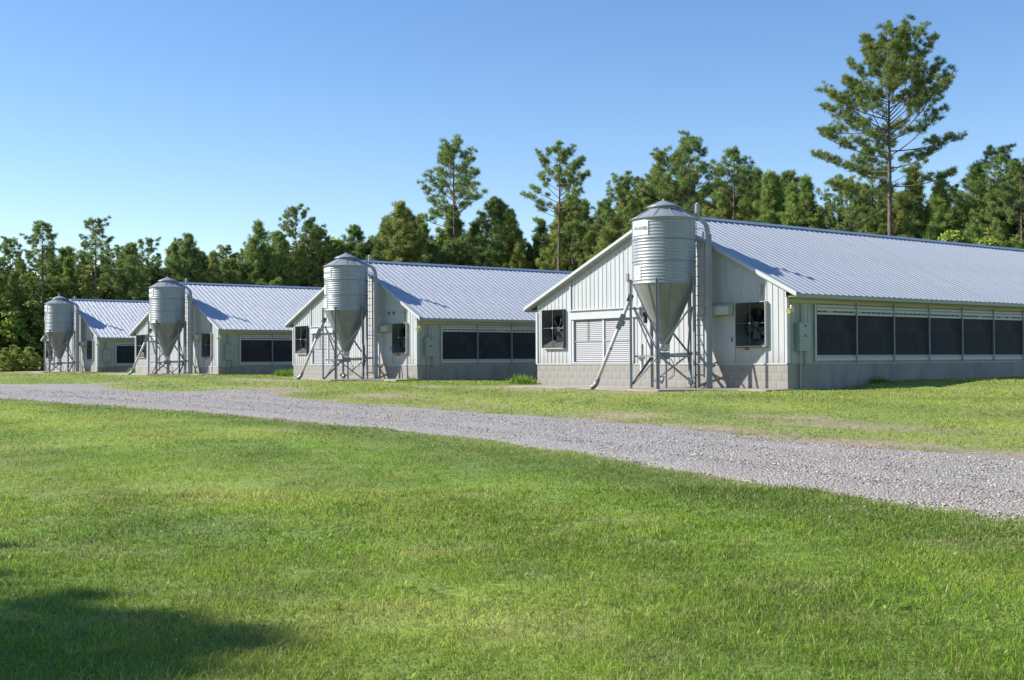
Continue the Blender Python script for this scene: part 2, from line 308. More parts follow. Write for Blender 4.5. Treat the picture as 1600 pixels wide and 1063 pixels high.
# ------------------------------------------------------------------ poultry houses
RB = .548
def house(i, label):
    w, L = HW[i], LEN
    root = thing('poultry_house', (HX[i], HY[i], HZ[i]), label, 'poultry house', 'row of poultry houses')
    xr = -w*(1-RB); ZE, ZR, OX, FB = 2.97, 5.96, .52, .774
    def zroof(x): return ZE+(ZR-ZE)*(OX-x)/(OX-xr) if x > xr else ZE+(ZR-ZE)*(x+w+OX)/(xr+w+OX)
    sx = w/12.2
    rng = random.Random(100+i)
    # foundation
    f = MB().box(-w+.012, .018, .0, .2, -.5, FB-.004).box(-.2, .018, .2, L, -.5, FB-.004).box(-w, -w+.2, .2, L, -.5, FB-.004)
    fo = f.build('foundation', 'mortar' if i < 2 else 'concrete', root)
    sw = MB().box(.018, .03, .152, L, -.5, FB).build('plaster_face', 'concrete', fo)
    if i < 2:
        bl, ch = .43, FB/3
        meshes = {}
        for c in range(4):
            zc = FB-ch*c
            x = .03 if c % 2 == 0 else .03+bl/2
            while x > -w:
                x1 = min(x, .03); x0 = max(x-bl, -w)
                if x1-x0 > .03:
                    ln = round(x1-x0, 2)
                    if ln not in meshes:
                        j = .0015; b = .003; yb = -.005
                        q = MB(); X0, X1, Z0, Z1 = -ln+j, -j, -ch+j, -j
                        q.add([(X0, .15, Z0), (X1, .15, Z0), (X1, .15, Z1), (X0, .15, Z1), (X0, yb+b, Z0), (X1, yb+b, Z0), (X1, yb+b, Z1), (X0, yb+b, Z1), (X0+b, yb, Z0+b), (X1-b, yb, Z0+b), (X1-b, yb, Z1-b), (X0+b, yb, Z1-b)],
                              [(0,1,5,4), (1,2,6,5), (2,3,7,6), (3,0,4,7), (4,5,9,8), (5,6,10,9), (6,7,11,10), (7,4,8,11), (8,9,10,11)])
                        meshes[ln] = q.mesh('block', 'concrete')
                    link('block', meshes[ln], fo, (x1, rng.uniform(-.002, .002), zc))
                x -= bl
    else:
        MB().box(-w-.005, .03, -.02, .15, -.5, FB).build('plaster_face', 'concrete', fo)
    # openings in the gable
    DL, DR = -10.1*sx, -6.78*sx
    fans = [(-11.75*sx, -10.50*sx, 1.42, 2.84), (-1.98*sx, -.76*sx, 1.36, 2.74)]
    ops = fans+[(DL, DR, .80, 2.80)]
    # gable siding, ribbed sheets .9 m wide
    pitch = .225
    def prof(x, amp):
        ph = (-x) % pitch
        return -amp if .094 < ph < .131 else 0.0
    def sheet(x0, x1, amp, y=0.0):
        br = {x0, x1}
        k = math.floor(-x1/pitch)-1
        while -k*pitch > x0-pitch:
            for ph in (.08, .095, .130, .145): br.add(-(k*pitch+ph))
            k += 1
        for o in ops: br |= {o[0], o[1]}
        br = sorted(b for b in br if x0-1e-6 <= b <= x1+1e-6)
        qs = [MB(), MB()]; full = False
        for a, b in zip(br[:-1], br[1:]):
            if b-a < 1e-5: continue
            mid = (a+b)/2; iv = [(FB+.01, None)]
            cuts = sorted((o[2], o[3]) for o in ops if o[0] < mid < o[1])
            lo = FB+.01; segs = []
            for c0, c1 in cuts:
                if c0 > lo+.02: segs.append((lo, lo, c0, c0))
                lo = c1
            segs.append((lo, lo, zroof(a)-.04, zroof(b)-.04)); full |= len(cuts) == 0
            for l0, l1, h0, h1 in segs:
                qs[1 if l0 > FB+.02 else 0].add([(a, y+prof(a, amp), l0), (b, y+prof(b, amp), l1), (b, y+prof(b, amp), h1), (a, y+prof(a, amp), h0)], [(0, 1, 2, 3)])
        if full: qs[0].add(qs[1].v, qs[1].f); qs = qs[:1]
        return qs
    x = -.02; k = 0
    while x > -w+.02:
        x0 = max(x-.9, -w)
        flat = -3.7 < (x+x0)/2 < -.75
        for q in sheet(x0+.004, x, .004 if flat else .017, rng.uniform(-.002, .002)):
            if q.f: q.build('siding_panel', 'white_siding', root)
        x = x0; k += 1
    MB().box(-w-.02, .02, -.035, -.004, FB-.005, FB+.035).build('base_flashing', 'white_trim', root)
    # corner trims
    MB().box(-.05, .045, -.04, -.026, FB+.037, 2.85).box(.03, .045, -.026, .10, FB+.037, 2.85).build('corner_trim', 'white_trim', root)
    MB().box(-w-.045, -w+.06, -.04, -.026, FB+.037, 2.80).build('corner_trim', 'white_trim', root)
    MB().box(DL-.11, DL-.04, -.05, -.028, FB+.037, 3.84).build('seam_trim', 'white_trim', root)
    MB().box(-3.35*sx, -2.0*sx, -.03, -.008, 2.77, 2.80).build('seam_trim', 'white_trim', root)
    # roll-up shutter door
    door = MB().box(DL, DL+.11, -.05, .12, .80, 2.44).box(DR-.08, DR, -.05, .12, .80, 2.44).box(DL, DR, -.055, .13, .76+.053, .86).build('shutter_door', 'white_trim', root)
    xm = DL+1.72*sx
    for a, b in ((DL+.115, xm-.05), (xm+.05, DR-.085)):
        q = MB(); z = .87; 
        while z < 2.42:
            q.add([(a, .03, z), (b, .03, z), (b, .015, z+.035), (a, .015, z+.035), (b, .03, z+.07), (a, .03, z+.07)], [(0,1,2,3), (3,2,4,5)]); z += .07
        tag(q.build('shutter_leaf', 'shutter', door))
    MB().box(xm-.045, xm+.045, -.02, .10, .863, 2.438).build('mullion', 'white_trim', door)
    MB().box(DL+.115, xm-.05, -.004, .012, 1.62, 1.645).build('rail', 'white_trim', door)
    MB().box(xm+.05, DR-.085, -.004, .012, 1.62, 1.645).build('rail', 'white_trim', door)
    MB().tube([(DL+.88*sx, -.01, 2.44), (DL+.88*sx, -.012, 2.0), (DL+.88*sx, -.01, 1.64)], .012, 6).build('pull_chain', 'dark_steel', door)
    MB().box(DL-.03, DR+.35, -.09, .1, 2.443, 2.76).build('header', 'white_trim', door)
    MB().box(DL-.08, DR+.45, -.16, .02, 2.763, 2.80).build('header_ledge', 'white_trim', door)
    # exhaust fans
    for fi, (a, b, z0, z1) in enumerate(fans):
        P = .13; th = .02
        q = MB()
        q.box(a-th, a, -P, .5, z0-th, z1+th).box(b, b+th, -P, .5, z0-th, z1+th).box(a, b, -P, .5, z1, z1+th).box(a, b, -P, .5, z0-th, z0).box(a, b, .5, .52, z0, z1)
        fan = q.build('exhaust_fan', 'white_trim' if fi else 'fan_metal', root)
        cx, cz = (a+b)/2, (z0+z1)/2; hw, hh = (b-a)/2-.003, (z1-z0)/2-.003; n = 48; rr = .52
        V = []
        for ring, yy in ((0, -P+.02), (1, .2), (2, .42)):
            for k in range(n):
                an = 2*PI*k/n; ca, sa = math.cos(an), math.sin(an)
                if ring == 0:
                    s = min(hw/max(abs(ca), 1e-6), hh/max(abs(sa), 1e-6)); V.append((cx+ca*s, yy, cz+sa*s))
                else: V.append((cx+ca*rr, yy, cz+sa*rr))
        F = [(r*n+k, r*n+(k+1) % n, (r+1)*n+(k+1) % n, (r+1)*n+k) for r in (0, 1) for k in range(n)]
        MB().add(V, F).build('shroud', 'fan_metal', fan)
        MB().add([(cx+rr*math.cos(2*PI*k/n), .43, cz+rr*math.sin(2*PI*k/n)) for k in range(n)], [tuple(range(n))]).build('back_plate', 'fan_dark', fan)
        for k in range(6):
            an = 2*PI*k/6+.4+i; ca, sa = math.cos(an), math.sin(an); q = MB(); V = []
            for rad, hwid, tw in ((.09, .05, .10), (.28, .10, .07), (.48, .13, .04)):
                for s in (-1, 1): V.append((cx+ca*rad-sa*s*hwid, .26+s*tw, cz+sa*rad+ca*s*hwid))
            q.add(V, [(0,1,3,2), (2,3,5,4)]).build('fan_blade', 'blade_metal', fan)
        MB().tube([(cx, .18, cz), (cx, .34, cz)], .10, 16).build('hub', 'blade_metal', fan)
        MB().box(cx-.012, cx+.012, -P+.005, -P+.03, z0+.002, z1-.002).build('guard_bar', 'dark_steel', fan)
        MB().box(a+.002, b-.002, -P+.032, -P+.05, cz+.02, cz+.042).build('guard_bar', 'dark_steel', fan)
        MB().tube([(cx, -P-.012, cz+.03), (cx, -P+.004, cz+.03)], .035, 14).build('guard_boss', 'white_trim', fan)
        MB().box(a+.02, b, -P-.004, .0, z0-th-.03, z0-th-.002).build('sill', 'rust' if fi else 'hood_paint', fan)
        MB().box(a+.30, a+.46, -.035, -.006, z0-.125, z0-.055).build('latch', 'rust' if fi else 'lamp_yellow', fan)
    # small hood and flat service door beside the right fan
    MB().add([(-3.15, -.34, 2.38), (-2.1, -.34, 2.38), (-2.1, -.006, 2.38), (-3.15, -.006, 2.38), (-3.15, -.34, 2.64), (-2.1, -.34, 2.64), (-2.1, -.006, 2.76), (-3.15, -.006, 2.76)],
             [(0,3,2,1), (4,5,6,7), (0,1,5,4), (1,2,6,5), (2,3,7,6), (3,0,4,7)]).build('vent_hood', 'hood_paint', root)
    MB().box(-3.16, -2.6, -.345, -.342, 2.36, 2.41).box(-3.165, -3.152, -.34, -.02, 2.36, 2.44).build('stain_strip', 'yellow_stain', root)
    sd = MB().box(-3.2, -2.08, -.022, -.006, .83, 2.33).build('service_door', 'white_siding', root)
    MB().box(-2.9, -2.885, -.026, -.0225, .85, 2.32).build('door_seam', 'side_siding', sd)
    MB().box(-2.22, -2.19, -.05, -.0225, 1.5, 1.66).build('handle', 'dark_steel', sd)
    # knob and pipe stubs high on the gable
    MB().tube([(-6.9*sx, -.2, 3.72), (-6.9*sx, .02, 3.72)], .05, 10).box(-6.95*sx, -6.85*sx, -.22, -.14, 3.74, 3.98).build('wall_bracket', 'grey_steel', root)
    MB().box(-1.02, -.96, -.12, .0, 3.05, 3.3).tube([(-1.0, -.1, 2.86), (-1.0, -.09, 3.1)], .03, 8).build('wall_bracket', 'side_siding', root)
    if i == 1:
        for xx in (-2.35, -1.95): MB().tube([(xx, -.06, 3.25), (xx, .01, 3.25)], .07, 12).build('pipe_stub', 'grey_steel', root)
    # walls along the long sides and back
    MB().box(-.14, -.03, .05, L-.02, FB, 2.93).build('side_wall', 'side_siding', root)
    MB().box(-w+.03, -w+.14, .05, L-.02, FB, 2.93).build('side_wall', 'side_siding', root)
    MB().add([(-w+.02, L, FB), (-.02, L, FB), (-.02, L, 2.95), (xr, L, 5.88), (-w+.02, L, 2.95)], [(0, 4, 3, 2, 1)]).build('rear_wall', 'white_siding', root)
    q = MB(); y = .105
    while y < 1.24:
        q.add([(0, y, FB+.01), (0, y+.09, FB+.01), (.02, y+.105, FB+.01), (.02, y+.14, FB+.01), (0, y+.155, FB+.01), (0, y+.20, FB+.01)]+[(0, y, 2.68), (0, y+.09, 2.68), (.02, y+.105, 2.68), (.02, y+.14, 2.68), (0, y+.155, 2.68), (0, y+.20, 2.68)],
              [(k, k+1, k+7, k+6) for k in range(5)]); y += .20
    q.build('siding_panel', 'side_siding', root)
    MB().box(-.02, .07, .11, L-.02, 2.685, 2.92).build('eave_band', 'cream_band', root)
    # curtain windows, 2.05 m bays
    Y0 = 1.30; nb = 21; bay = 2.05
    ye = Y0+nb*bay
    fr = MB().box(-.025, .06, Y0, Y0+.09, .88, 2.66).box(-.025, .06, ye, ye+.09, .88, 2.66).box(-.025, .045, Y0+.09, ye, .86, 1.06).box(-.025, .03, Y0+.09, ye, 2.38, 2.66)
    wn = fr.build('curtain_window', 'side_siding', root)
    MB().box(.047, .075, Y0+.09, ye, .885, .965).build('bottom_rail', 'white_trim', wn)
    MB().box(.032, .075, Y0+.09, ye, 2.585, 2.64).build('top_rail', 'white_trim', wn)
    MB().box(.032, .085, Y0+.09, ye, 2.47, 2.535).build('top_rail', 'white_trim', wn)
    MB().box(.032, .07, Y0+.09, ye, 2.345, 2.40).build('top_rail', 'white_trim', wn)
    MB().box(.061, .075, Y0-.01, Y0+.055, .86, 2.68).build('stile', 'white_trim', wn)
    slot = MB().box(.031, .034, 0, .20, 2.425, 2.46).mesh('slot', 'black')
    pane = MB().box(-.02, .0, .02, bay-.02, 1.06, 2.36).mesh('mesh_screen', 'screen')
    post = MB().tube([(.10, 0, .80), (.10, 0, 2.74)], .024, 8).box(.076, .10, -.03, .03, .90, .94).box(.076, .10, -.03, .03, 2.59, 2.63).mesh('post', 'steel_leg')
    brA = MB().bar((.004, .06, 1.12), (.004, .95, 2.3), .02, .006, (1, 0, 0)).mesh('brace', 'brace_dim')
    brB = MB().bar((.004, .3, 2.3), (.004, 1.85, 1.12), .02, .006, (1, 0, 0)).mesh('brace', 'brace_dim')
    for k in range(nb):
        y = Y0+.05+k*bay
        link('mesh_screen', pane, wn, (0, y, 0))
        if k: link('post', post, wn, (0, y, 0))
        if k % 2 == 1: link('brace', brA if k % 4 == 1 else brB, wn, (0, y, 0))
        for s in range(7):
            if y+.22+s*.27 < ye-.2 and rng.random() < .8: link('slot', slot, wn, (0, y+.1+s*.27, rng.uniform(-.004, .004)))
    # electric cabinet with conduit, lamp under the eave
    cb = MB().box(.022, .21, .36, .92, 1.18, 2.07).build('electric_cabinet', 'cabinet', root)
    MB().box(.211, .218, .37, .91, 1.62, 1.635).build('seam', 'grey_steel', cb)
    for z in (1.66, 1.97): MB().box(.212, .228, .62, .66, z-.03, z+.03).build('latch', 'black', cb)
    MB().tube([(.10, .52, -.3), (.10, .52, 1.18)], .03, 8).build('conduit', 'steel_leg', cb)
    MB().tube([(.10, .56, 2.07), (.10, .56, 2.66)], .025, 8).build('conduit', 'grey_steel', cb)
    MB().tube([(.06, .80, .7), (.06, .80, 1.18)], .018, 8).build('conduit', 'grey_steel', cb)
    fl = MB().box(.03, .18, .03, .10, 2.56, 2.60).box(.14, .18, .0, .13, 2.38, 2.58).build('flood_light', 'hood_paint', root)
    MB().tube([(.16, -.02, 2.46), (.17, -.13, 2.40)], [.05, .085], 12).build('lamp_head', 'lamp_yellow', fl)
    # roof: deck, ribbed panels, ridge cap, rake and eave trim
    y0, y1, T = -.21, L+.21, .09
    D = MB()
    pts = [(OX, ZE-.03), (xr, ZR-.03), (-w-OX, ZE-.03), (-w-OX, ZE-.03-T), (xr, ZR-.03-T*1.15), (OX, ZE-.03-T)]
    D.add([(x, y0, z) for x, z in pts]+[(x, y1, z) for x, z in pts], [(0,1,4,5), (1,2,3,4), (11,10,7,6), (10,9,8,7), (0,6,7,1), (1,7,8,2), (5,4,10,11), (4,3,9,10), (0,5,11,6), (2,8,9,3)])
    roof = D.build('roof', 'side_siding', root)
    dx, dz = OX-xr, ZE-ZR; S = math.hypot(dx, dz); ax = Vector((dx/S, 0, dz/S)); nz = Vector((-dz/S, 0, dx/S))
    wd = .9; npan = int(round((y1-y0)/wd)); wd = (y1-y0)/npan
    pr = [(0, 0)]
    for k in range(3):
        c = wd*(k+.5)/3
        pr += [(c-.10, 0), (c-.095, .006), (c-.085, .006), (c-.08, 0), (c-.05, 0), (c-.02, .024), (c+.02, .024), (c+.05, 0), (c+.08, 0), (c+.085, .006), (c+.095, .006), (c+.10, 0)]
    pr.append((wd+.004, .001))
    V = []
    for s in (0, S+.05):
        for yy, h in pr: V.append(ax*s+Vector((0, yy, 0))+nz*h)
    n = len(pr)
    pm = MB().add(V, [(k, n+k, n+k+1, k+1) for k in range(n-1)]).mesh('roof_panel', 'roof_metal')
    for k in range(npan):
        link('roof_panel', pm, roof, (xr+rng.uniform(-.004, .004), y0+k*wd, ZR-.012+rng.uniform(-.003, .003)))
    # far slope: one ribbed sheet
    ax2 = Vector((-(xr+w+OX), 0, dz)).normalized(); S2 = math.hypot(xr+w+OX, dz); q = MB()
    for k in range(npan):
        V = []
        for s in (0, S2+.05):
            for yy, h in pr: V.append(Vector((xr, y0+k*wd, ZR-.012))+ax2*s+Vector((0, yy, h)))
        q.add(V, [(j, j+1, n+j+1, n+j) for j in range(n-1)])
    q.build('roof_panel', 'roof_metal', roof)
    q = MB().add([(xr-.2, y0-.01, ZR-.2*-dz/dx-.0+.035), (xr, y0-.01, ZR+.055), (xr+.2, y0-.01, ZR-.2*-dz/dx+.035), (xr-.2, y1+.01, ZR-.2*-dz/dx+.035), (xr, y1+.01, ZR+.055), (xr+.2, y1+.01, ZR-.2*-dz/dx+.035)], [(0,3,4,1), (1,4,5,2)])
    q.build('ridge_cap', 'ridge_metal', roof)
    for a, b in (((OX+.05, ZE-.06), (xr, ZR-.03)), ((-w-OX-.05, ZE-.06), (xr, ZR-.03))):
        sg = 1 if a[0] > xr else -1
        q = MB().add([(a[0], y0-.03, a[1]-.045), (b[0], y0-.03, b[1]-.06), (b[0], y0-.03, b[1]+.045), (a[0], y0-.03, a[1]+.075), (a[0], y0-.002, a[1]-.045), (b[0], y0-.002, b[1]-.06), (b[0], y0+.06, b[1]+.05), (a[0], y0+.06, a[1]+.08)], [(0,1,2,3), (3,2,6,7), (0,4,5,1)])
        q.build('rake_trim', 'white_trim', roof)
    MB().box(OX-.012, OX+.008, y0, y1, ZE-.15, ZE-.035).build('eave_trim', 'cabinet', roof)
    MB().box(-w-OX-.008, -w-OX+.012, y0, y1, ZE-.15, ZE-.035).build('eave_trim', 'cabinet', roof)
    MB().box(.06, OX-.013, .0, L, 2.86, 2.875).box(-w-OX+.013, -w+.0, .0, L, 2.86, 2.875).build('soffit', 'cream_band', roof)
    return root
HL = ['nearest poultry house, its long side of dark curtain windows running out of frame at right',
      'second poultry house from the right, its windows ending behind the nearest house',
      'third poultry house from the right, showing two curtain window bays',
      'farthest poultry house at far left with a single window bay in view']
for i in range(4): house(i, HL[i])

# concrete aprons
for i, lab in enumerate(['concrete apron under the nearest feed bin', 'concrete apron under the second feed bin from the right', 'concrete apron under the third feed bin from the right', 'concrete apron under the farthest feed bin at left']):
    rng = random.Random(40+i); x0, x1 = -HW[i]+1.2, .25
    gz = float(ter(HX[i]-3, HY[i]-1.5))+.05-HZ[i]
    xs = np.linspace(x0, x1, 22); fy = [-2.75-(.45 if -5.6 < x < -2.3 else 0)-(.5 if x < -5.6 else 0)*0+rng.uniform(-.05, .05) for x in xs]
    if i < 9: fy = [y if x < -2.3 else max(y, -1.5-(.9)*max(0, (-x-1.2)/1.1) if x < -1.2 else -1.3) for x, y in zip(xs, fy)]
    V = [(x, -.03, gz) for x in xs]+[(x, y, gz-.01) for x, y in zip(xs, fy)]+[(x, y-.01, gz-.5) for x, y in zip(xs, fy)]
    n = len(xs); F = [(k, k+n, k+n+1, k+1) for k in range(n-1)]+[(k+n, k+2*n, k+2*n+1, k+n+1) for k in range(n-1)]
    V += [(x0, -.03, gz-.5), (x1, -.03, gz-.5)]; F += [(0, 3*n, 2*n, n), (n-1, 2*n-1, 3*n-1, 3*n+1)]
    o = MB().add(V, F).build('concrete_apron', 'slab', None, False, (HX[i], HY[i], HZ[i])); tag(o, lab, 'apron', 'aprons in front of the gables')

# ------------------------------------------------------------------ feed bins
VR = Vector((.7087, .7055, 0))           # local x axis of the bins
BRZ = math.atan2(VR.y, VR.x)
RS = 1.035
def text_on_bin(s, ang0, z0, size, r, parent, m, shear=.3, name='lettering'):
    cu = bpy.data.curves.new('t', 'FONT'); cu.body = s; cu.size = size; cu.shear = shear; cu.resolution_u = 3; cu.align_x = 'CENTER'
    to = bpy.data.objects.new('t', cu); COL.objects.link(to); bpy.context.view_layer.update()
    me = bpy.data.meshes.new_from_object(to.evaluated_get(bpy.context.evaluated_depsgraph_get())); bpy.data.objects.remove(to)
    for v in me.vertices:
        a = ang0+v.co.x/r; z = z0+v.co.y; v.co = (r*math.cos(a), r*math.sin(a), z)
    me.materials.clear(); me.materials.append(MATS[m]); return link(name, me, parent)
def plate(parent, a0, a1, z0, z1, r):
    q = MB(); n = 8; V = []
    for rr in (r, r-.012):
        for k in range(n+1):
            a = a0+(a1-a0)*k/n
            for z in (z0, z1): V.append((rr*math.cos(a), rr*math.sin(a), z))
    o = 2*(n+1); F = [(2*k, 2*k+2, 2*k+3, 2*k+1) for k in range(n)]+[(o+2*k, 2*k, 2*k+1, o+2*k+1) for k in (0, n)]
    F += [(2*k, o+2*k, o+2*k+2, 2*k+2) for k in range(n)]+[(2*k+1, 2*k+3, o+2*k+3, o+2*k+1) for k in range(n)]
    return q.add(V, F).build('sign_plate', 'sign_white', parent)
SH = {}
def feed_bin(i, label):
    root = thing('feed_bin', (HX[i]-3.74, HY[i]-1.55, HZ[i]), label, 'feed bin', 'feed bins in front of the gables', BRZ)
    Z0, Z1, ZB, ZC = 3.38, 5.50, 1.43, 6.06
    if not SH:
        pr = []; nr = 20; h = (Z1-Z0-.06)/nr
        for k in range(nr*6+1):
            ph = k/6; pr.append((RS-.006+.0085*math.cos(2*PI*ph), Z0+.03+h*ph))
        pr = [(RS, Z0), (RS+.004, Z0+.028)]+pr+[(RS+.006, Z1-.028), (RS+.006, Z1)]
        SH['shell'] = MB().lathe(pr, 72).mesh('shell', 'galvanized', True)
        SH['roof'] = MB().lathe([(RS+.05, Z1-.03), (RS+.055, Z1-.005), (.46, Z1+.33), (.44, Z1+.335), (.44, Z1+.40)], 96).mesh('cone_roof', 'galvanized', False)
        SH['lid'] = MB().lathe([(.44, Z1+.36), (.545, Z1+.385), (.55, Z1+.40), (.52, Z1+.425), (.36, Z1+.49), (.10, Z1+.60), (.05, Z1+.615), (.04, Z1+.67), (.0, Z1+.675)], 48).mesh('lid', 'galvanized', True)
        hp = MB().lathe([(RS-.01, Z0+.02), (RS-.02, Z0-.01), (.16, ZB+.05), (.15, ZB)], 48)
        SH['hopper'] = hp.mesh('hopper', 'hopper_metal', True)
    shell = link('shell', SH['shell'], root)
    # vertical sheet joints with bolt lines, and horizontal laps
    for z in (Z0+.72, Z0+1.42): MB().lathe([(RS+.002, z-.012), (RS+.009, z-.01), (RS+.009, z+.012), (RS+.002, z+.014)], 64).build('lap_band', 'grey_steel', shell)
    for a in (-2.55, -.62, .9, 2.4):
        q = MB()
        q.add([((RS+.006)*math.cos(a+d), (RS+.006)*math.sin(a+d), z) for z in (Z0+.02, Z1-.02) for d in (-.007, .007)], [(0,1,3,2)]).build('sheet_joint', 'grey_steel', shell)
    cone = link('cone_roof', SH['roof'], root); link('lid', SH['lid'], root)
    for k in range(10):
        a = 2*PI*k/10; c, s = math.cos(a), math.sin(a)
        MB().bar(((RS+.04)*c, (RS+.04)*s, Z1+.008), (.52*c, .52*s, Z1+.325), .02, .012).build('roof_seam', 'galvanized', cone)
    hop = link('hopper', SH['hopper'], root)
    for k in range(8):
        a = 2*PI*(k+.3)/8; c, s = math.cos(a), math.sin(a)
        MB().bar(((RS-.012)*c, (RS-.012)*s, Z0-.012), (.165*c, .165*s, ZB+.05), .03, .012).build('hopper_seam', 'hopper_metal', hop)
    MB().lathe([(.15, ZB+.01), (.16, ZB), (.17, ZB-.05), (.16, ZB-.06), (.13, ZB-.22), (.0, ZB-.23)], 24).build('boot', 'plastic_pipe', root, True)
    bx = MB().box(-.16, .16, -.14, .14, .95, 1.18).build('boot_box', 'grey_steel', root)
    # legs (channel section)
    angs = [R(-90+d) for d in (-80, -11, 60, 131, 203)]
    LP = []
    for a in angs:
        c, s = math.cos(a), math.sin(a); tg = Vector((-s, c, 0)); rd_ = Vector((c, s, 0)); ctr = rd_*(RS+.035)
        LP.append((ctr, rd_, tg)); q = MB()
        w_, d_, th = .105, .06, .012; zt = Z0+.16
        for off, wt, dt in ((Vector(), w_, th),):
            A = ctr+rd_*.0; q.bar((A.x, A.y, -.6), (A.x, A.y, zt), wt, dt, tuple(rd_))
        for sgn in (-1, 1):
            A = ctr+tg*sgn*(w_/2-th/2)+rd_*(d_/2+.002); q.bar((A.x, A.y, -.6), (A.x, A.y, zt-.002), th, d_, tuple(rd_))
        leg = q.build('leg', 'steel_leg', root)
        MB().box(ctr.x-.11, ctr.x+.11, ctr.y-.11, ctr.y+.11, -.6, .0).build('foot_plate', 'slab', leg)
    def lp(k, z, inn=.05): c, rd_, tg = LP[k]; q = c-rd_*inn; return (q.x, q.y, z)
    for a, b in ((0, 1), (2, 1), (2, 3), (4, 3), (0, 4)):
        for za, zb in ((.12, 1.02), (2.62, 1.10)):
            MB().angle_bar(lp(a, za), lp(b, zb, .06), .055).build('brace', 'steel_leg', root)
    for a, b in ((0, 1), (1, 2), (2, 3), (3, 4), (4, 0)):
        MB().angle_bar(lp(a, 1.0, .09), lp(b, 1.0, .09), .045).build('brace', 'grey_steel', root)
    for a in range(5): MB().bar(lp(a, 1.06, .1), (0, 0, 1.06), .035).build('brace', 'grey_steel', root)
    MB().bar((.05, .1, -.5), (.05, .1, .95), .11, .05).build('centre_post', 'steel_leg', root)
    # feed line to the wall, motor, hanging hose
    wall = Vector((VR.x*0, 0, 0))
    to_wall = Vector((.7055, .7087, 0))            # local direction of the gable (+y world)
    MB().tube([(0, 0, 1.08), tuple(to_wall*1.5+Vector((0, 0, 1.15)))], .055, 12).build('feed_line', 'plastic_pipe', root)
    MB().tube([(-.75, .55, .55), (-.75, .55, 1.45)], .06, 12).box(-.86, -.64, .44, .66, .95, 1.03).build('vent_pipe', 'plastic_pipe', root)
    MB().tube([(-.62, .2, 2.14), (-.62, .2, 2.36)], .075, 10).box(-.70, -.54, .12, .28, 2.36, 2.5).build('motor', 'dark_steel', root)
    MB().tube([(-.26, -.1, .34), (-.05, -.14, .28)], [.06, .14], 14).build('scoop', 'grey_steel', root)
    MB().tube([(.2, .0, .98), (.32, .02, .72), (.3, .05, .42), (.12, .1, .3)], .014, 6).build('cable', 'dark_steel', root)
    # ladder
    xa, xb, yl = .99, 1.27, .12
    lad = MB().bar((xa, yl, .35), (xa, yl, 6.02), .035, .05, (1, 0, 0)).bar((xb, yl, .35), (xb, yl, 5.1), .03, .05, (1, 0, 0)).build('ladder', 'steel_leg', root)
    rung = MB().tube([(xa+.018, yl, 0), (xb-.016, yl, 0)], .013, 6).mesh('rung', 'steel_leg')
    z = .45
    while z < 5.1: link('rung', rung, lad, (0, 0, z)); z += .32
    MB().bar((xa-.1, yl-.12, .42), (xb+.02, yl-.12, .42), .05, .03).build('step', 'steel_leg', lad)
    # hoop cage at the top of the ladder
    q = MB()
    for z in (4.75, 5.15): q.tube([(xa, yl, z), (xa+.02, yl-.28, z), (xa+.2, yl-.40, z), (xb+.08, yl-.28, z), (xb+.10, yl, z)], .012, 6)
    for (px_, py_) in ((xa+.06, yl-.34), (xb+.05, yl-.32)): q.tube([(px_, py_, 4.75), (px_, py_, 5.35)], .010, 6)
    q.build('hoop_guard', 'steel_leg', lad)
    MB().lathe([(.0, 5.72), (.075, 5.72), (.075, 5.98), (.09, 5.985), (.03, 6.06), (.0, 6.07)], 16, (xa+.1, yl+.12, 0)).build('vent_cap', 'galvanized', root)
    # fill pipe: broad riser that bends over onto the lid
    xq, yq, wq = 1.42, .08, .14
    q = MB(); path = [(xq, -.4), (xq, 5.05), (xq-.02, 5.22), (xq-.10, 5.38), (xq-.24, 5.50), (xq-.42, 5.58), (xq-.78, 5.76), (.42, 5.92), (.25, 5.95)]
    V = []
    for k, (x, z) in enumerate(path):
        a = path[max(k-1, 0)]; b = path[min(k+1, len(path)-1)]; tx, tz = b[0]-a[0], b[1]-a[1]; l_ = math.hypot(tx, tz); nx_, nz_ = tz/l_, -tx/l_
        hw = wq/2*(1 if k < 4 else .75)
        for s, d in ((-1, -1), (1, -1), (1, 1), (-1, 1)): V.append((x+nx_*hw*s, yq+d*.055, z+nz_*hw*s))
    n = len(path); F = [(4*k+j, 4*k+(j+1) % 4, 4*k+4+(j+1) % 4, 4*k+4+j) for k in range(n-1) for j in range(4)]+[(3, 2, 1, 0), (4*n-4, 4*n-3, 4*n-2, 4*n-1)]
    fp = q.add(V, F).build('fill_pipe', 'galvanized', root)
    MB().box(xq+wq/2-.004, xq+wq/2+.045, yq-.1, yq-.077, -.3, 5.0).build('flange', 'steel_leg', fp)
    MB().box(xb+.02, xq-.085, yq-.02, yq+.03, 4.4, 4.44).box(RS, xq-.085, yq-.02, yq+.03, 2.2, 2.24).build('stay', 'steel_leg', fp)
    # plates and lettering
    ang = lambda px: math.asin(max(-1, min(1, px)))-PI/2       # px = offset / radius across the face seen from the road
    r = RS+.014
    def Z(zz): return zz
    a0, a1 = ang(-.93), ang(-.47)
    plate(shell, a0, a1, 4.93, 5.38, r)
    am = (a0+a1)/2
    text_on_bin(['Avianta', 'Branoir', 'Avian', 'Avian'][i], am, 5.10, .21 if i < 2 else .22, r+.016, shell, 'sign_ink', .35)
    text_on_bin('o', am-.02, 5.27, .10, r+.016, shell, 'sign_ink', .5)
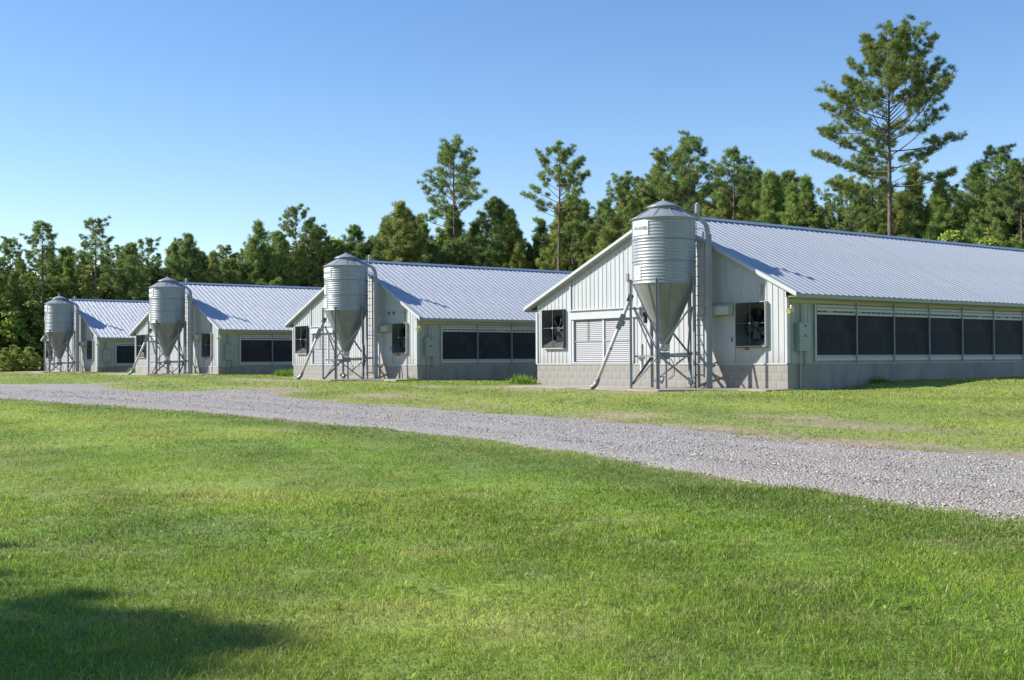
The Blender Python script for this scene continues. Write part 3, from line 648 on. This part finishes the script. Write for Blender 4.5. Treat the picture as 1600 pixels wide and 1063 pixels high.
    if i in (0, 1, 2):
        b0, b1 = ang(-.90), ang(-.71); plate(shell, b0, b1, 3.50, 3.94, r); bm = (b0+b1)/2
        if i == 0:
            text_on_bin('/', bm, 3.79, .16, r+.016, shell, 'sign_red'); text_on_bin('E', bm, 3.66, .15, r+.016, shell, 'sign_red', .2)
        elif i == 1: text_on_bin('L', bm+.03, 3.68, .14, r+.016, shell, 'sign_ink', -.3)
    if i in (1, 3): plate(shell, ang(-.90), ang(-.73), 4.18, 4.56, r)
    return root
BL = ['nearest corrugated feed bin, tallest in view, with script lettering plate and red mark plate',
      'second feed bin from the right carrying three white plates on its side',
      'third feed bin from the right with two white plates',
      'farthest corrugated feed bin at far left beside the woods']
for i in range(4): feed_bin(i, BL[i])

# leaning unloading augers
def auger(i, label):
    c = Vector((HX[i]-3.74, HY[i]-1.55, HZ[i])); z0 = float(ter(c.x-1.6, c.y-1.6))+.06
    foot = c+VR*-2.24+Vector((0, 0, 0)); top = c+VR*-1.16+Vector((-.02, .05, 0))
    a = Vector((foot.x, foot.y, z0+.10)); b = Vector((top.x, top.y, c.z+2.86))
    root = thing('leaning_auger', (a.x, a.y, z0), label, 'auger', 'augers leaning on the feed bins')
    o = Vector((a.x, a.y, z0)); a = a-o; b = b-o; d = (b-a).normalized()
    MB().tube([a+d*.12, b], .062, 14).build('tube', 'plastic_pipe', root, True)
    out = -VR
    MB().tube([a+d*.16, a+d*.02, a+out*.06+Vector((0, 0, -.06)), a+out*.17+Vector((0, 0, -.10))], [.078, .08, .08, .085], 14).build('elbow', 'grey_steel', root, True)
    for t_ in (.17, 1.25): MB().tube([a+d*t_, a+d*(t_+.05)], .078, 14).build('coupling', 'grey_steel', root)
    m_ = a+d*1.95; MB().bar(m_, m_+d*.52, .17, .13, (1, -1, 0)).bar(m_+d*.1+VR*.12, m_+d*.28+VR*.12, .07, .09, (1, -1, 0)).build('gear_box', 'grey_steel', root)
    MB().bar(b-d*.02, b+d*.22, .17, .15, (1, -1, 0)).build('head_motor', 'dark_steel', root)
for i, s in enumerate(['white tube auger leaning against the nearest feed bin', 'white tube auger leaning against the second feed bin from the right', 'white tube auger leaning against the third feed bin from the right']): auger(i, s)

# ------------------------------------------------------------------ trees
def blades(rng, C, n, L, w, upb=.35, jit=.12, outv=None):
    """n thin triangles round each centre"""
    m_ = len(C); d = rng.normal(size=(m_, n, 3)); d[..., 2] += upb
    if outv is not None: d += outv[:, None, :]*.5
    d /= np.linalg.norm(d, axis=2, keepdims=True)+1e-9
    b = C[:, None, :]+rng.normal(size=(m_, n, 3))*jit
    s = np.cross(d, rng.normal(size=(m_, n, 3))); s /= np.linalg.norm(s, axis=2, keepdims=True)+1e-9
    ln = L*rng.uniform(.6, 1.25, (m_, n, 1)); mid = b+d*ln*.35
    V = np.stack([b, mid-s*w/2, b+d*ln, mid+s*w/2], 2)
    return V.reshape(-1, 3)
def quads(nv): return np.arange(nv).reshape(-1, 4)
def tones(rng, m_, n, base, var, hue):
    k = rng.uniform(1-var, 1+var, (m_, 1, 1)); t_ = np.array(base)*k
    hh = rng.uniform(-1, 1, (m_, 1, 1)); t_ = t_*(1+hh*np.array(hue)); t_ = t_*rng.uniform(.8, 1.2, (m_, n, 1))
    return np.repeat(np.clip(t_, .004, 1).reshape(-1, 3), 4, 0)
def make_pine(seed, h, cb, Rm, nl, kind, npc=26, base=(.215, .29, .085), lean=.3, tl_=.36, tw=.036, te=2.3, tm=.09, dn=1.0):
    rng = np.random.default_rng(seed); q = MB()
    bend = rng.normal(size=2)*lean*.03*h
    def tp(f): return Vector((bend[0]*math.sin(f*2.2)*f, bend[1]*math.sin(f*2.0)*f, h*f))
    r0 = .010*h+.05
    q.tube([tp(k/14) for k in range(15)], [r0*(1-.92*(k/14)**1.2)*(1.25 if k == 0 else 1) for k in range(15)], 9, False)
    lb = MB(); C = []; O = []
    side = rng.uniform(.75, 1.2, 7)                              # uneven crown
    def sph(az, el): return Vector((math.cos(az)*math.cos(el), math.sin(az)*math.cos(el), math.sin(el)))
    for k in range(nl):
        g_ = (k+rng.uniform(0, .8))/nl; f = cb+(1-cb)*g_*.97
        az = k*2.39996+rng.normal()*.5; un = side[int((az % 6.2832)/6.2832*7) % 7]
        if kind == 'open': prf = ((.62+.38*math.sin(min(1, g_*2.2)*PI/2))*math.sqrt(max(0, 1-g_**te))+tm)*un
        else: prf = ((1-g_)**.8*(.75+.25*math.sin(min(1, g_*4)*PI/2))+.05)*(.3+.7*un)
        if kind == 'open' and g_ < .35 and rng.random() < (.55-.9*g_): continue
        ln = Rm*prf*(rng.uniform(.6, 1.12) if kind == 'open' else rng.uniform(.5, 1.3))
        el = R(-4+52*g_**1.2+rng.normal()*10) if kind == 'open' else R(6+50*g_+rng.normal()*9)
        out = sph(az, 0); pts = [tp(f)]; cur = pts[0].copy(); e_ = el; ns = 5
        for st in range(ns):
            e_ += R(rng.uniform(2, 8)); cur = cur+sph(az+rng.normal()*.16, e_)*(ln/ns); pts.append(cur.copy())
        rb = .009*ln+.010+.012*(1-g_)
        lb.tube(pts, [rb*(1-.8*st/ns) for st in range(ns+1)], 5, False)
        u0 = .38 if kind == 'open' else .12
        nb = max(2, int(ln*dn*(1.5 if kind == 'open' else 2.3)))
        for j in range(nb):
            u = u0+(1-u0)*(j+rng.random())/nb; x = min(u*ns, ns-.001); st = int(x); b0 = pts[st].lerp(pts[st+1], x-st)
            sg = 1 if j % 2 else -1; a3 = az+sg*rng.uniform(.35, .95); e3 = max(e_*.4, 0)+rng.uniform(.0, .55); sl_ = ln*rng.uniform(.18, .36)*(1.15-u*.5)+.15
            mid = b0+sph(a3, e3*.5)*sl_*.5; tip = mid+sph(a3, e3+.25)*sl_*.5
            lb.tube([b0, mid, tip], [.014, .010, .005], 3, False)
            C.append(tip); O.append(out)
            for w_ in range(2 if sl_ < .8 else 3):
                t2 = mid.lerp(tip, rng.uniform(.1, .8))+sph(rng.uniform(0, 6.28), rng.uniform(.1, 1.1))*rng.uniform(.2, .42)
                C.append(t2); O.append(out)
        C.append(pts[-1]); O.append(out)
        for w_ in range(2): C.append(pts[-1].lerp(pts[-2], rng.uniform(.2, .9))+sph(rng.uniform(0, 6.28), rng.uniform(0, 1.2))*.28); O.append(out)
    for z_ in (1.0, .985, .97): C.append(tp(z_)+sph(rng.uniform(0, 6.28), .3)*.12); O.append(Vector((0, 0, 1)))
    C = np.array([tuple(c) for c in C]); O = np.array([tuple(c) for c in O])
    V = blades(rng, C, npc, tl_, tw, .95, .06, O*.35); tn = tones(rng, len(C), npc, base, .34, (.25, .06, .15))
    return (q.mesh('trunk', 'bark', True), lb.mesh('limbs', 'bark'), np_mesh('crown', V, quads(len(V)), 'needles', tn), h)
def make_broadleaf(seed, h, Rm, nc, npc, base, cb=.15, leaf=.22, hz=None):
    rng = np.random.default_rng(seed); q = MB()
    q.tube([(0, 0, 0), (.05*h*.2, 0, h*.3), (0, .03*h, h*.6), (.02, .02, h*.85)], [.022*h+.03, .017*h+.02, .011*h+.01, .02], 8, False)
    C = []; lb = MB()
    for k in range(nc):
        g_ = rng.random()**.8; z = h*(cb+(1-cb)*g_); az = rng.uniform(0, 2*PI)
        rr = Rm*(math.sin(min(1, (g_+.12)*1.05)*PI)**.6*.95+.08)*rng.uniform(.55, 1.05)
        C.append((rr*math.cos(az), rr*math.sin(az), z))
        if k % 3 == 0: lb.tube([(0, 0, max(.2, z*.7)), (rr*.55*math.cos(az), rr*.55*math.sin(az), z*.92), C[-1]], [.03+.004*h, .025, .008], 4, False)
    C = np.array(C); s = h/9*.42+.22
    d = rng.normal(size=(nc, npc, 3)); d /= np.linalg.norm(d, axis=2, keepdims=True); b = C[:, None]+d*s*rng.uniform(.3, 1.0, (nc, npc, 1))*np.array([1.15, 1.15, .75])
    nrm = d*.7+rng.normal(size=d.shape)*.6+np.array([0, 0, .4]); nrm /= np.linalg.norm(nrm, axis=2, keepdims=True)
    t1 = np.cross(nrm, rng.normal(size=d.shape)); t1 /= np.linalg.norm(t1, axis=2, keepdims=True); t2 = np.cross(nrm, t1)
    sz = leaf*rng.uniform(.6, 1.2, (nc, npc, 1))
    V = np.stack([b-t1*sz, b-t2*sz*.5, b+t1*sz, b+t2*sz*.5], 2).reshape(-1, 3)
    tn = tones(rng, nc, npc, base, .35, (.25, .06, .1))
    return (q.mesh('trunk', 'bark', True), lb.mesh('limbs', 'bark'), np_mesh('crown', V, quads(len(V)), 'leaves', tn), h)
def put_tree(proto, name, x, y, h, rz, label, cat, group=None, sxy=1.0):
    s = h/proto[3]; root = thing(name, (x, y, float(ter(x, y))-.1), label, cat, group, rz); root.scale = (s*sxy, s*sxy, s)
    link('trunk', proto[0], root); link('limbs', proto[1], root); link('crown', proto[2], root)
    return root

hero = make_pine(7, 28, .53, 5.3, 88, 'open', 42, (.20, .255, .07), .2, .36, .036, 3.0, .12, 1.6)
talls = [make_pine(20+k, 22, .50+.05*(k % 3), 3.3+.5*(k % 2), 56, 'open', 42) for k in range(7)]
mids = [make_pine(40+k, 16, .22+.06*(k % 3), [3.1, 4.2, 3.5, 3.9][k % 4], 78, 'cone', 34, [(.235, .32, .085), (.285, .33, .09), (.20, .285, .09)][k % 3]) for k in range(7)]
leafy = [make_broadleaf(60+k, 8, 2.4, 70, 46, [(.24, .325, .065), (.29, .36, .07), (.19, .275, .065), (.33, .37, .085)][k]) for k in range(4)]
TR = random.Random(9)
LMK = [('hero', -33.8, 54.4, 26.8, 'very tall lone pine with wide open crown towering above the nearest roof'),
 ('tall', -91.2, 52.1, 26.5, 'tall bare-trunked pine rising behind the second house, left of the other tall one'),
 ('tall', -76.6, 55.4, 24.3, 'tall bare-trunked pine rising between the second house and the nearest house'),
 ('tall', -90.1, 9.4, 14.5, 'pine with a flat spreading crown behind the farthest house roof'),
 ('tall', -90.1, 4.6, 13.9, 'narrow-crowned pine standing directly above the farthest feed bin'),
 ('tall', -58.2, 56.7, 22.5, 'broad pine topping the skyline right behind the nearest feed bin'),
 ('tall', -63.2, 57.4, 22.4, 'tall pine on the skyline just left of the nearest feed bin lid'),
 ('tall', -52.6, 56.7, 21.0, 'tall pine on the skyline just right of the nearest feed bin'),
 ('tall', -66.9, 56.0, 19.8, 'pine above the left roof slope of the nearest house'),
 ('tall', -92.9, 31.8, 17.6, 'high pine standing out of the wood above the third house roof'),
 ('mid', -92.0, 27.3, 15.9, 'double-topped pine left of the high one above the third house'),
 ('tall', -38.5, 58.4, 19.2, 'pine partly hidden behind the trunk of the very tall lone pine'),
 ('tall', -25.8, 56.9, 17.1, 'dark pine rising near the right edge of the frame'),
 ('tall', -23.4, 56.0, 16.0, 'pine at the very right edge of the frame'),
 ('mid', -48.5, 56.8, 18.5, 'pointed pine right of the nearest feed bin, above the ridge'),
 ('mid', -92.8, 45.0, 19.5, 'pointed pine above the second feed bin, left of the tall bare trunk'),
 ('mid', -92.0, 19.5, 14.1, 'small pointed pine right above the third feed bin'),
 ('tall', -92.9, 15.6, 13.2, 'low pine between the third feed bin and the flat-crowned pine'),
 ('tall', -92.0, 2.1, 12.4, 'pine at the left edge of the frame'),
 ('mid', -89.1, 56.0, 20.5, 'bushy pine standing between the two tall bare-trunked pines'),
 ('mid', -30.9, 56.8, 15.7, 'pair-topped young pine right of the very tall lone pine'),
 ('mid', -44.3, 56.8, 17.6, 'young pine left of the very tall lone pine')]
for k, (kd, x, y, h, lab) in enumerate(LMK):
    pr = hero if kd == 'hero' else (talls[k % 7] if kd == 'tall' else mids[k % 7])
    put_tree(pr, 'pine_tree', x, y, h*.965, R(20) if kd == 'hero' else TR.uniform(0, 6.28), lab, 'pine tree', 'pines of the wood')
def hL(y): return float(np.interp(y, [-8, 5, 20, 30, 40, 50, 60], [9.6, 10.9, 12.7, 14.1, 16.2, 18.2, 19.2]))
def hR(x): return float(np.interp(x, [-92, -75, -65, -58, -50, -42, -30, -22, -10], [18.6, 18.6, 19.3, 19, 17.4, 16.4, 15.4, 16.6, 17]))
def filler(x, y, h, front):
    r = TR.random()
    if r < .8: pr = TR.choice(mids)
    else: pr = TR.choice(talls)
    put_tree(pr, 'pine_tree', x, y, h, TR.uniform(0, 6.28), 'ordinary green pine among its like in the front rows of the wood' if front else 'ordinary green pine among its like deeper in the wood', 'pine tree', 'pines of the wood, front rows' if front else 'pines of the wood, deeper rows', TR.uniform(.9, 1.15))
for row in range(3):
    y = -12+row
    while y < 58:
        filler(-92.5-row*4.2+TR.uniform(-1.5, 1.5), y, hL(y)*TR.choice([.8, .86, .92, .97, 1.03])+row*.3, row == 0); y += TR.uniform(1.4, 2.3) if y < 24 else TR.uniform(1.7, 2.8)
    x = -91+row
    while x < -4:
        filler(x, 57+row*4.4+TR.uniform(-1.3, 1.5), hR(x)*TR.choice([.78, .85, .92, .98, 1.03])+row*.3, row == 0); x += TR.uniform(2.0, 3.1)
def bush(x, y, h, lab, grp, sxy=1.0, k=None): put_tree(leafy[TR.randrange(4) if k is None else k], 'leafy_tree', x, y, h, TR.uniform(0, 6.28), lab, 'tree', grp, sxy)
LBL = 'small leafy tree of the undergrowth along the edge of the wood'
y = -12.
while y < 56: bush(-96+TR.uniform(-2, 1.5), y, hL(y)*TR.uniform(.74, .9), 'taller leafy tree filling the wood behind the farther roofs', 'leafy trees behind the farther roofs', 1.15, TR.choice([0, 2])); y += TR.uniform(2.4, 3.6)
x = -90.
while x < -56: bush(x, 60+TR.uniform(-1.5, 1.5), hR(x)*TR.uniform(.66, .82), 'taller leafy tree filling the wood between the two tall bare-trunked pines and the nearest bin', 'leafy trees behind the second roof', 1.1, TR.choice([0, 2])); x += TR.uniform(2.6, 3.8)
y = -12.
while y < 55: bush(-89.6+TR.uniform(-1.2, .6), y, TR.uniform(4.5, 8.5), LBL, 'undergrowth trees', TR.uniform(.9, 1.25)); y += TR.uniform(2.0, 3.2)
x = -88.
while x < -6: bush(x, 54.6+TR.uniform(-.8, 1.0), TR.uniform(5, 9.5)*(1.15 if x > -55 else 1), LBL, 'undergrowth trees', TR.uniform(.9, 1.2)); x += TR.uniform(2.0, 3.2)
x = -56.
while x < -8: bush(x, 59+TR.uniform(-1.5, 1.5), TR.uniform(9, 12.5), 'taller leafy tree filling the wood behind the nearest roof', 'leafy trees behind the nearest roof', 1.0, TR.choice([0, 1, 3])); x += TR.uniform(2.6, 4.2)
for k in range(26):
    u = TR.random(); x = -77.6-13*u+TR.uniform(-.6, .6); y = -4.6+5.2*TR.random()+(1.5 if u > .5 else .5)*(1-u)
    bush(x, y, TR.uniform(1.3, 2.1)*(1+.25*u), 'low sunlit shrub in the brush left of the farthest feed bin', 'shrubs at the left edge', 1.45, TR.choice([1, 3]))
# the depth of the wood behind the rows: one mass nobody could count
rng = np.random.default_rng(77); C = []
for k in range(2000):
    if k % 2: x, y = rng.uniform(-124, -103), rng.uniform(-20, 72); h = hL(y)
    else: x, y = rng.uniform(-110, 0), rng.uniform(67, 82); h = hR(x)
    C.append((x, y, h*rng.uniform(.03, .70)))
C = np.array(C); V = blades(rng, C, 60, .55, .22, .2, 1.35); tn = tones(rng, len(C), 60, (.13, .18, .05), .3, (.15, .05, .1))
tag(link('woods', np_mesh('woods', V, quads(len(V)), 'needles', tn)), 'dark mass of foliage deep in the wood behind the pine rows', 'woods', kind='stuff')
# tree out of frame at left whose shade falls on the near lawn
sh = make_broadleaf(91, 12, 3.5, 62, 42, (.12, .19, .05), .38, .30)
put_tree(sh, 'leafy_tree', 1.2, -44.8, 16.2, .4, 'leafy tree beyond the left edge that throws shade on the near lawn', 'tree')

# ------------------------------------------------------------------ weeds at the house corners
def weeds(x, y, h, r, n, lab, seed):
    rng = np.random.default_rng(seed); a = rng.uniform(0, 6.28, n); rr = r*np.sqrt(rng.random(n)); C = np.c_[rr*np.cos(a), rr*np.sin(a)*.7, rng.random(n)*h*.4]
    V = blades(rng, C, 9, h*.8, .035, 1.1, .05); tn = tones(rng, n, 9, (.19, .30, .045), .3, (.2, .05, .1))
    o = link('weed_clump', np_mesh('weed_clump', V, quads(len(V)), 'grass', tn), None, (x, y, float(ter(x, y)))); tag(o, lab, 'weeds', 'weeds by the walls')
weeds(-12.9, -.25, .34, .6, 60, 'tall green weeds at the left corner of the nearest house', 1)
weeds(-21.9, .55, .16, .3, 20, 'low weeds at the right corner of the second house', 2)
weeds(HX[1]-HW[1]-.8, 1.0, .38, .8, 60, 'tall green weeds at the left corner of the second house', 3)
weeds(HX[2]-HW[2]-.8, .2, .36, .8, 60, 'tall green weeds at the left corner of the third house', 4)
weeds(.35, 4.2, .22, .3, 30, 'dark weed tuft against the nearest long wall', 5)

# ------------------------------------------------------------------ grass
fwx, fwy = -math.sin(YAW), math.cos(YAW); rtx, rty = math.cos(YAW), math.sin(YAW)
def blocked(x, y):
    b = np.zeros(len(x), bool)
    for i in range(4):
        b |= (x > HX[i]-HW[i]-.05) & (x < HX[i]+.06) & (y > HY[i]-.06) & (y < HY[i]+LEN)
        b |= (x > HX[i]-HW[i]+1.2) & (x < HX[i]-2.25) & (y > HY[i]-2.72) & (y < HY[i])
        b |= (x > HX[i]-5.6) & (x < HX[i]-2.35) & (y > HY[i]-3.2) & (y < HY[i])
        b |= (x > HX[i]-2.3) & (x < HX[i]+.2) & (y > HY[i]-1.32) & (y < HY[i])
    return b
rng = np.random.default_rng(3)
bands = [(4.6, 7, 6500, .0042, .046, 3), (7, 10, 4300, .0055, .046, 3), (10, 14, 2400, .008, .047, 2), (14, 20, 1400, .012, .048, 1), (20, 30, 560, .019, .05, 1), (30, 48, 220, .032, .055, 1), (48, 95, 55, .06, .06, 1)]
VV = []; TT = []; FQ = []; FT = []; base_i = 0
for d0, d1, dens, wd, ht, seg in bands:
    hw = .46
    area = hw*(d1*d1-d0*d0)+3*(d1-d0); n = int(area*dens)
    D = np.sqrt(rng.uniform(d0*d0, d1*d1, n)); X = rng.uniform(-1, 1, n)*(hw*D+1.5)
    x = CAM.x+fwx*D+rtx*X; y = CAM.y+fwy*D+rty*X
    r_in = road_in(x, y); dt = dirt(x, y)
    keep = (r_in < -.02) & ~blocked(x, y) & (rng.random(n) > dt*.93) | ((r_in > -.02) & (r_in < .5) & (rng.random(n) < .05))
    keep &= (D < 60) | (y < 1.5)
    clump = fbm(x, y, .45, 61); keep &= rng.random(n) < .35+1.3*clump
    x, y, D, clump, dt = x[keep], y[keep], D[keep], clump[keep], dt[keep]; n = len(x)
    z = ter(x, y)+.05*(fbm(x, y, 2.5, 2)-.5)-.008
    L = ht*rng.uniform(.45, 1.25, n)*(.6+.75*fbm(x, y, 1.4, 71))*(.45+1.15*clump)
    L = np.where(rng.random(n) < .035, L*1.9, L)
    L *= np.where((r_in[keep] > -.5), 1.15, 1)
    w = wd*rng.uniform(.6, 1.3, n); az = rng.uniform(0, 6.283, n); ln = np.abs(rng.normal(.95, .55, n))
    lx, ly = np.cos(az), np.sin(az); 
    face = rng.uniform(0, 6.283, n); sx, sy = np.cos(face)*w/2, np.sin(face)*w/2
    col = lawn_tone(x, y)*rng.uniform(.55, 1.5, (n, 1))*(.72+.56*fbm(x, y, .22, 67))[:, None]*(.8+.4*clump)[:, None]
    dry = (rng.random(n) < .10+.25*dt)[:, None]; col = np.where(dry, np.array([.46, .40, .19])*rng.uniform(.6, 1.2, (n, 1)), col)
    P0 = np.c_[x, y, z]; S = np.c_[sx, sy, np.zeros(n)]
    up1 = np.c_[lx*L*ln*.35, ly*L*ln*.35, L*.62]; up2 = np.c_[lx*L*ln, ly*L*ln, L*(1.05-.32*np.minimum(ln, 1.6))]
    if seg == 1:
        V = np.stack([P0-S, P0+S, P0+up2], 1); FT.append(np.arange(n*3).reshape(-1, 3)+base_i); k = 3
    else:
        V = np.stack([P0-S, P0+S, P0+up1+S*.8, P0+up1-S*.8, P0+up2], 1); b = (np.arange(n)*5+base_i)[:, None]
        FT += [b+np.array([0, 1, 2]), b+np.array([0, 2, 3]), b+np.array([3, 2, 4])]; k = 5
    VV.append(V.reshape(-1, 3)); TT.append(np.repeat(col, k, 0)); base_i += n*k
V = np.concatenate(VV); F = np.concatenate(FT)
go = link('grass', np_mesh('grass', V, F, 'grass', np.concatenate(TT)))
tag(go, 'mown grass blades of the lawn on both sides of the gravel road', 'grass', kind='stuff')
print('grass tris', len(F))

# broad-leaved weeds in the near lawn
n = 700; D = np.sqrt(rng.uniform(25, 200, n)); X = rng.uniform(-1, 1, n)*(.46*D+1); x = CAM.x+fwx*D+rtx*X; y = CAM.y+fwy*D+rty*X
k = (road_in(x, y) < -.3) & (fbm(x, y, 1.1, 81) > .5); x, y = x[k], y[k]; C = np.c_[x, y, ter(x, y)+.02]
d = rng.normal(size=(len(C), 7, 3)); d[..., 2] = np.abs(d[..., 2])*.5+.25; d /= np.linalg.norm(d, axis=2, keepdims=True)
s = np.cross(d, np.array([0, 0, 1.])); s /= np.linalg.norm(s, axis=2, keepdims=True); ll = rng.uniform(.022, .05, (len(C), 7, 1))
V = np.stack([C[:, None]+d*.005, C[:, None]+d*ll*.6-s*ll*.22, C[:, None]+d*ll, C[:, None]+d*ll*.6+s*ll*.22], 2).reshape(-1, 3)
tag(link('lawn_weeds', np_mesh('lawn_weeds', V, quads(len(V)), 'grass', tones(rng, len(C), 7, (.24, .38, .06), .3, (.2, .05, .1)))), 'small clover and broad leaves growing in the near lawn', 'weeds', kind='stuff')

# ------------------------------------------------------------------ loose gravel
n = 80000; D = 10+42*rng.random(n)**1.6; X = rng.uniform(-1, 1, n)*(.46*D+1.5); x = CAM.x+fwx*D+rtx*X; y = CAM.y+fwy*D+rty*X
ri_ = road_in(x, y); k = (ri_ > -.05) | ((ri_ > -.6) & (rng.random(n) < .06)); x, y, D, ri_ = x[k], y[k], D[k], ri_[k]; n = len(x)
yn, yf = edge(NEAR, x), edge(FAR, x); tt = np.clip((y-yn)/(yf-yn), 0, 1); cc = np.minimum(tt, 1-tt)*2
z = ter(x, y)+.016+.035*ss(cc, 0, .35)-.02*np.exp(-((tt-.32)/.07)**2)-.02*np.exp(-((tt-.68)/.07)**2)
sz = rng.uniform(.007, .020, n)*(1+.018*(D-10))
o8 = np.array([[1, 0, 0], [0, 1, 0], [-1, 0, 0], [0, -1, 0], [0, 0, 1], [0, 0, -1.]])
V = o8[None]*rng.uniform(.6, 1.3, (n, 6, 1))*sz[:, None, None]; an = rng.uniform(0, 6.28, n); ca, sa = np.cos(an)[:, None], np.sin(an)[:, None]
V = np.stack([V[..., 0]*ca-V[..., 1]*sa, V[..., 0]*sa+V[..., 1]*ca, V[..., 2]*.65+V[..., 0]*.2], -1)+np.c_[x, y, z][:, None]
f8 = np.array([[0, 1, 4], [1, 2, 4], [2, 3, 4], [3, 0, 4], [1, 0, 5], [2, 1, 5]])
F = (f8[None]+(np.arange(n)*6)[:, None, None]).reshape(-1, 3)
g_ = rng.uniform(.12, .43, (n, 1)); tn = 1.1*g_*np.array([1.04, .99, .93])*(1+rng.normal(size=(n, 1))*.06*np.array([[1, .2, -1]])); tn = np.where(rng.random((n, 1)) < .12, np.array([.32, .255, .195])*g_/.33, tn)
tag(link('gravel', np_mesh('gravel', V.reshape(-1, 3), F, 'stone', np.repeat(np.clip(tn, .02, .8), 6, 0))), 'loose grey stones lying on the road surface', 'gravel', kind='stuff')
